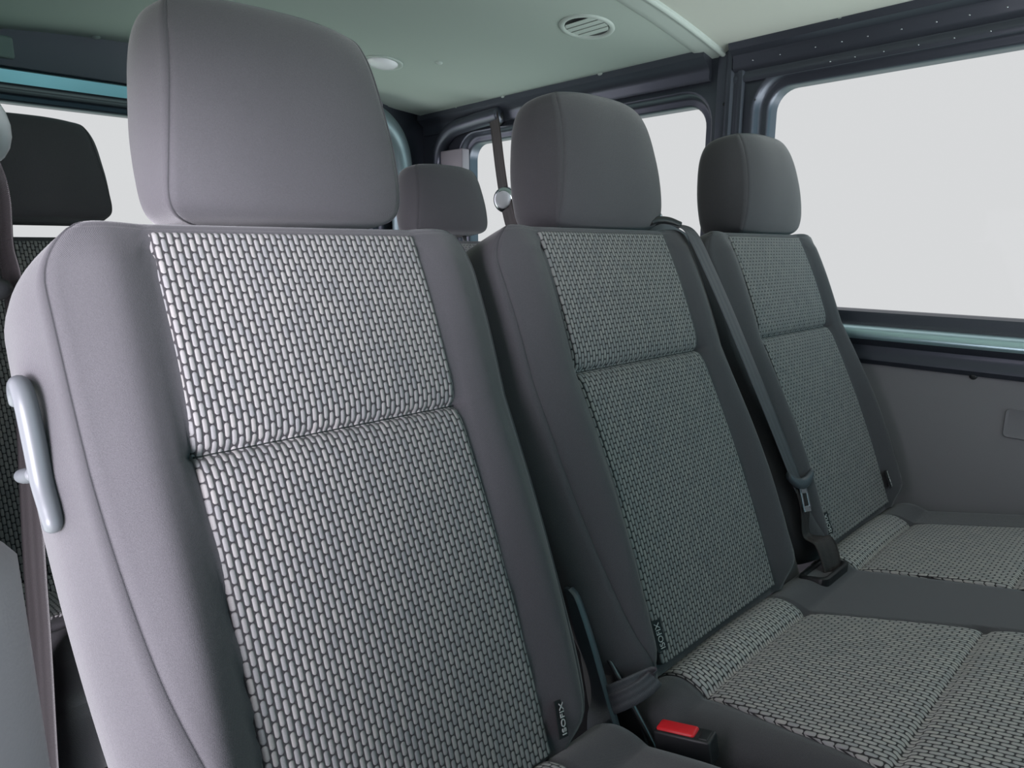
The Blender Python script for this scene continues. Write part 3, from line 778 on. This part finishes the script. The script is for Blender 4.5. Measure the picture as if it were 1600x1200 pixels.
# black guide on the bench shoulder that the belt comes out of
gd = thing('belt_guide', (.95, .70, ZC+.02), 'black plastic belt guide with a shiny bolt on the bench shoulder behind the middle headrest', 'belt guide')
g0 = bez([(.930, .706, .062), (.972, .704, .064), (1.010, .702, .053), (1.052, .700, .037), (1.085, .698, .026), (1.118, .697, .012)], 5)
MB().loft([[Vector((p.x, p.y+.010, -.03)), Vector((p.x, p.y+.010, p.z-.002)), Vector((p.x, p.y+.005, p.z)), Vector((p.x, p.y-.006, p.z-.001)), Vector((p.x, p.y-.009, p.z-.005)), Vector((p.x, p.y-.009, -.03))] for p in g0]).out('guide_plate', M['hinge'], gd, sharp=math.radians(40))
MB().tube(bez([(.945, .672, .040), (.962, .668, .044), (.982, .660, .043), (1.000, .650, .036)], 5), [.006]*16, n=12).out('guide_lip', M['black'], gd)
MB().tube([(.985, .690, .051), (.985, .682, .051), (.985, .678, .0515)], [.0070, .0065, .0035], n=16).out('bolt', M['chrome'], gd, label='shiny bolt head')
# red buckle in the gap
bk_ = thing('seat_belt_buckle', (.572, .34, ZC-.53), 'seat belt buckle with bright red release button in the gap between single seat and bench', 'buckle')
RB = Matrix.Translation((.5745, .335, -.5265)) @ Matrix.Rotation(math.radians(-12), 4, 'X') @ Matrix.Rotation(math.radians(12), 4, 'Z')
MB().box((-.0125, -.034, -.016), (.0125, .030, .012), .003, RB).out('buckle_housing', M['black'], bk_)
MB().box((-.0095, -.016, .006), (.0095, .0275, .0150), .003, RB).out('release_button', M['red'], bk_, label='bright red release button')
MB().box((-.0095, -.031, .008), (.0095, -.0205, .0130), .0012, RB).out('tongue_slot', M['black'], bk_)
# belt hanging from the near pillar, behind the single seat
ba = thing('seat_belt', (.08, .93, ZC+ZF), 'belt hanging from a pale rounded anchor cover at the left edge, behind the single seat', 'seat belt')
def pebble(name, c, rx, ry, rz, mat, par, tilt=0, n=24, lab=None):
    rings = []
    for i in range(1, 14):
        a = -pi/2+pi*i/14; rr = cos(a)**.55; y = sin(a)
        rings.append([Vector((c[0]+rx*rr*cos(2*pi*k/n)+tilt*rz*rr*sin(2*pi*k/n), c[1]+ry*y, c[2]+rz*rr*sin(2*pi*k/n))) for k in range(n)])
    return MB().loft(rings).out(name, mat, par, label=lab)
MB().tube([(-.056, 1.075, .135), (.05, 1.072, .135)], .016, n=16).out('anchor_mount', M['darksteel'], ba)
pebble('anchor_ring', (.100, 1.066, .146), .050, .012, .056, M['pale'], ba, -.10)
pebble('anchor_cover', (.083, 1.044, .132), .050, .014, .048, M['pale'], ba, -.10, lab='pale plastic anchor cover')
sp = bez([(.112, 1.040, .120), (.120, 1.020, .085), (.122, 1.005, .050), (.118, 1.000, .000), (.119, .985, -.045), (.112, .945, -.130), (.106, .925, -.200), (.098, .920, -.300), (.092, .920, -.385), (.087, .920, -.470), (.075, .918, -.640), (.066, .915, -.80), (.060, .912, -.955)], 8)
MB().ribbon(sp, [Vector((.27+.10*sstep(.35, .7, i/len(sp)), -.94, 0)) for i in range(len(sp))], .046, .0016).out('webbing', M['web_near'], ba)
pebble('belt_guide', (.086, .955, -.048), .030, .012, .016, M['black'], ba, .0, lab='black plastic guide')
# belt on the rear corner of the far wall
bc = thing('seat_belt', (1.54, 1.66, ZC-.1), 'black belt across the rear side window in the far corner, with shiny round guide', 'seat belt')
MB().ribbon(bez([(1.553, 1.742, .425), (1.553, 1.730, .380), (1.550, 1.705, .260), (1.546, 1.680, .165)], 8), Vector((.1, .99, .2)), .052, .0016).out('webbing', M['web_brown'], bc)
MB().ribbon(bez([(1.540, 1.665, .145), (1.530, 1.635, .090), (1.520, 1.600, .030), (1.51, 1.57, -.05), (1.50, 1.53, -.2)], 8), Vector((.1, .99, .2)), .056, .0016).out('lower_webbing', M['web_brown'], bc)
MB().tube([(1.56, 1.676, .152), (1.545, 1.672, .150), (1.536, 1.669, .149), (1.530, 1.667, .148)], [.041, .043, .040, .031], n=28).out('guide_ring', M['chrome'], bc, label='shiny round guide')
MB().tube([(1.532, 1.668, .152), (1.527, 1.666, .152), (1.525, 1.6655, .152)], [.031, .029, .024], n=28).out('guide_cap', M['pale'], bc)
MB().tube([(1.598, 1.745, .418), (1.570, 1.742, .420), (1.556, 1.741, .421)], [.024, .026, .018], n=20).out('upper_anchor', M['black'], bc)

# ------------------------------------------------------------------ ceiling fittings
def ceil_pt(x, y, dz=0): return Vector((x, y, zceil(x)+dz))
def disc(name, x, y, prof, mat, par, n=40, lab=None):
    """turned shape under the ceiling; prof: (radius, drop below the lining)"""
    g = (zceil(x+.02)-zceil(x-.02))/.04
    rings = [[Vector((x+r*cos(2*pi*k/n), y+r*sin(2*pi*k/n), zceil(x)+g*r*cos(2*pi*k/n)-dz)) for k in range(n)] for r, dz in prof]
    return MB().loft(rings).out(name, mat, par, label=lab)
vent = thing('ceiling_air_vent', (1.314, 1.138, ZC+.50), 'round louvred air vent in the ceiling with one dark open gap', 'air vent')
disc('bezel_ring', 1.314, 1.138, [(.066, -.001), (.066, .002), (.064, .0045), (.058, .0050), (.054, .0035), (.0525, .001), (.0525, -.0005)], M['rib'], vent)
disc('dark_well', 1.314, 1.138, [(.052, -.0004), (.052, .0008), (.02, .0009)], M['black'], vent)
g_ = (zceil(1.334)-zceil(1.294))/.04; ang = math.radians(90)
dx_, dy_ = cos(ang), sin(ang)               # direction the slats run in
for i in range(5):
    off = -.0405+.0195*i+.0105
    if off > .052: continue
    a0, a1 = off-.0098, off+.0088; R_ = .051
    pts = []
    for q in range(9):
        a = a0+(a1-a0)*q/8; h = sqrt(max(0, R_*R_-a*a)); pts.append((a, h))
    top = [(a, h) for a, h in pts]; ringp = [(a, h) for a, h in top]+[(a, -h) for a, h in top[::-1]]
    vs = []
    for lay in (0, 1):
        for a, h in ringp:
            x = 1.314+dx_*h-dy_*a; y = 1.138+dy_*h+dx_*a
            vs.append((x, y, zceil(1.314)+g_*(x-1.314)-.0022-.0016*(a-a0)/(a1-a0)+(.0012 if lay else 0)))
    m = len(ringp)
    fs = [list(range(m)), list(range(m, 2*m))[::-1]]+[(k, (k+1) % m, (k+1) % m+m, k+m) for k in range(m)]
    if i == 4: continue
    mesh('louvre', vs, fs, M['rib'], vent, smooth=False)
lamp = thing('interior_lamp', (1.172, 1.80, ZC+.52), 'small oval ceiling lamp half hidden behind the large near headrest', 'lamp')
disc('lamp_rim', 1.172, 1.80, [(.060, -.001), (.060, .003), (.057, .005), (.052, .004), (.050, .002)], M['rib'], lamp)
disc('lamp_lens', 1.172, 1.80, [(.046, .000), (.044, .006), (.034, .012), (.018, .015), (.005, .016)], M['pale'], lamp)
for x, y, lab in ((1.267, 1.653, 'small ceiling clip alone in mid ceiling, right of the oval lamp'),
                  (1.560, 1.930, 'small ceiling clip at the ceiling edge nearest the rear corner'),
                  (1.556, 1.690, 'small ceiling clip at the ceiling edge above the far hanging belt'),
                  (1.556, 1.290, 'small ceiling clip at the ceiling edge above the rear side window'),
                  (1.560, .645, 'small ceiling clip at the ceiling edge above the big side window'),
                  (.513, 2.140, 'small ceiling clip at the rear ceiling edge above the tailgate')):
    o = disc('ceiling_clip', x, y, [(.011, -.001), (.0105, .002), (.008, .0045), (.003, .006)], M['rib'], None, n=20)
    tag(o, lab, 'clip', 'clips holding the ceiling lining')
# ------------------------------------------------------------------ small fittings of the body
pl = MB().box((1.562, 1.915, .245), (1.596, 2.040, .338), .005).out('wall_cover_plate', M['trimgrey']); tag(pl, 'pale grey rectangular cover plate on the far rear corner post above the headrest', 'cover plate')
pl = MB().box((.22, 2.142, .452), (.330, 2.166, .503), .006).out('wall_cover_plate', M['ceiling']); tag(pl, 'pale grey cover plate on the dark panel over the tailgate window', 'cover plate')
wr = bpy.data.objects['trim_2']
def dome(name, c, r, mat, par, axis='x', lab=None):
    rings = []
    for a in (0, .35, .7, 1.05, 1.35):
        rr = r*cos(a); h = r*.7*sin(a)
        rings.append([Vector((c[0]-h, c[1]+rr*cos(2*pi*k/14), c[2]+rr*sin(2*pi*k/14))) for k in range(14)])
    return MB().loft(rings).out(name, mat, par, label=lab)
for y in (.855, .789, .709, .653, .601, .537, .475, .420, .361): dome('rivet', (WX-.0135, y-.006, .431), .0019, M['chrome'], wr)
for y in (.677, .626, .569, .505, .443, .384): dome('rivet', (WX-.0055, y-.006, .397), .0017, M['chrome'], wr)
w3 = bpy.data.objects['trim_4']
for y, z in ((.845, .345), (.921, .345), (.93, .12)): dome('plug', (WX-.0058 if y > .9 else WX-.0002, y, z), .0042, M['seal'], w3)
sc_ = dome('panel_screw', (WX-.0208, .325, -.2505), .0075, M['black'], None); tag(sc_, 'small round black screw cap on the grey side panel just under the waist rail', 'screw cap')
# recessed pull handle in the side panel
hd = bpy.data.objects['wall_side_panel']
def hring(e, d, r): return [Vector((WX-.0205-d, a, b)) for a, b in rrect(.110-e, .264+e, -.362-e, -.304+e, r+e, 6)]
MB().loft([hring(0, -.002, .010), hring(.0, .0022, .010), hring(-.0012, .0034, .009), hring(-.003, .0030, .008), hring(-.006, .0024, .006)]).out('panel_flap', M['panel'], hd, sharp=math.radians(50))
# door pillar trim beside the open door (left edge of the picture)
rings = []
for k in range(17):
    t = (k/16)**1.6; z = -.058-.88*t; rr = min(1, (t*30)**.5)
    cxx = -.0185; w = .0385*rr; dpt = .040*(.5+.5*rr)
    rings.append([Vector((cxx+w*cos(2*pi*q/20)*(1 if True else 1)-.004*(1-rr), .235+dpt*sin(2*pi*q/20), z-(0 if k else -.004))) for q in range(20)])
MB().loft(rings).out('trim_9', M['trimgrey'], structure=True)
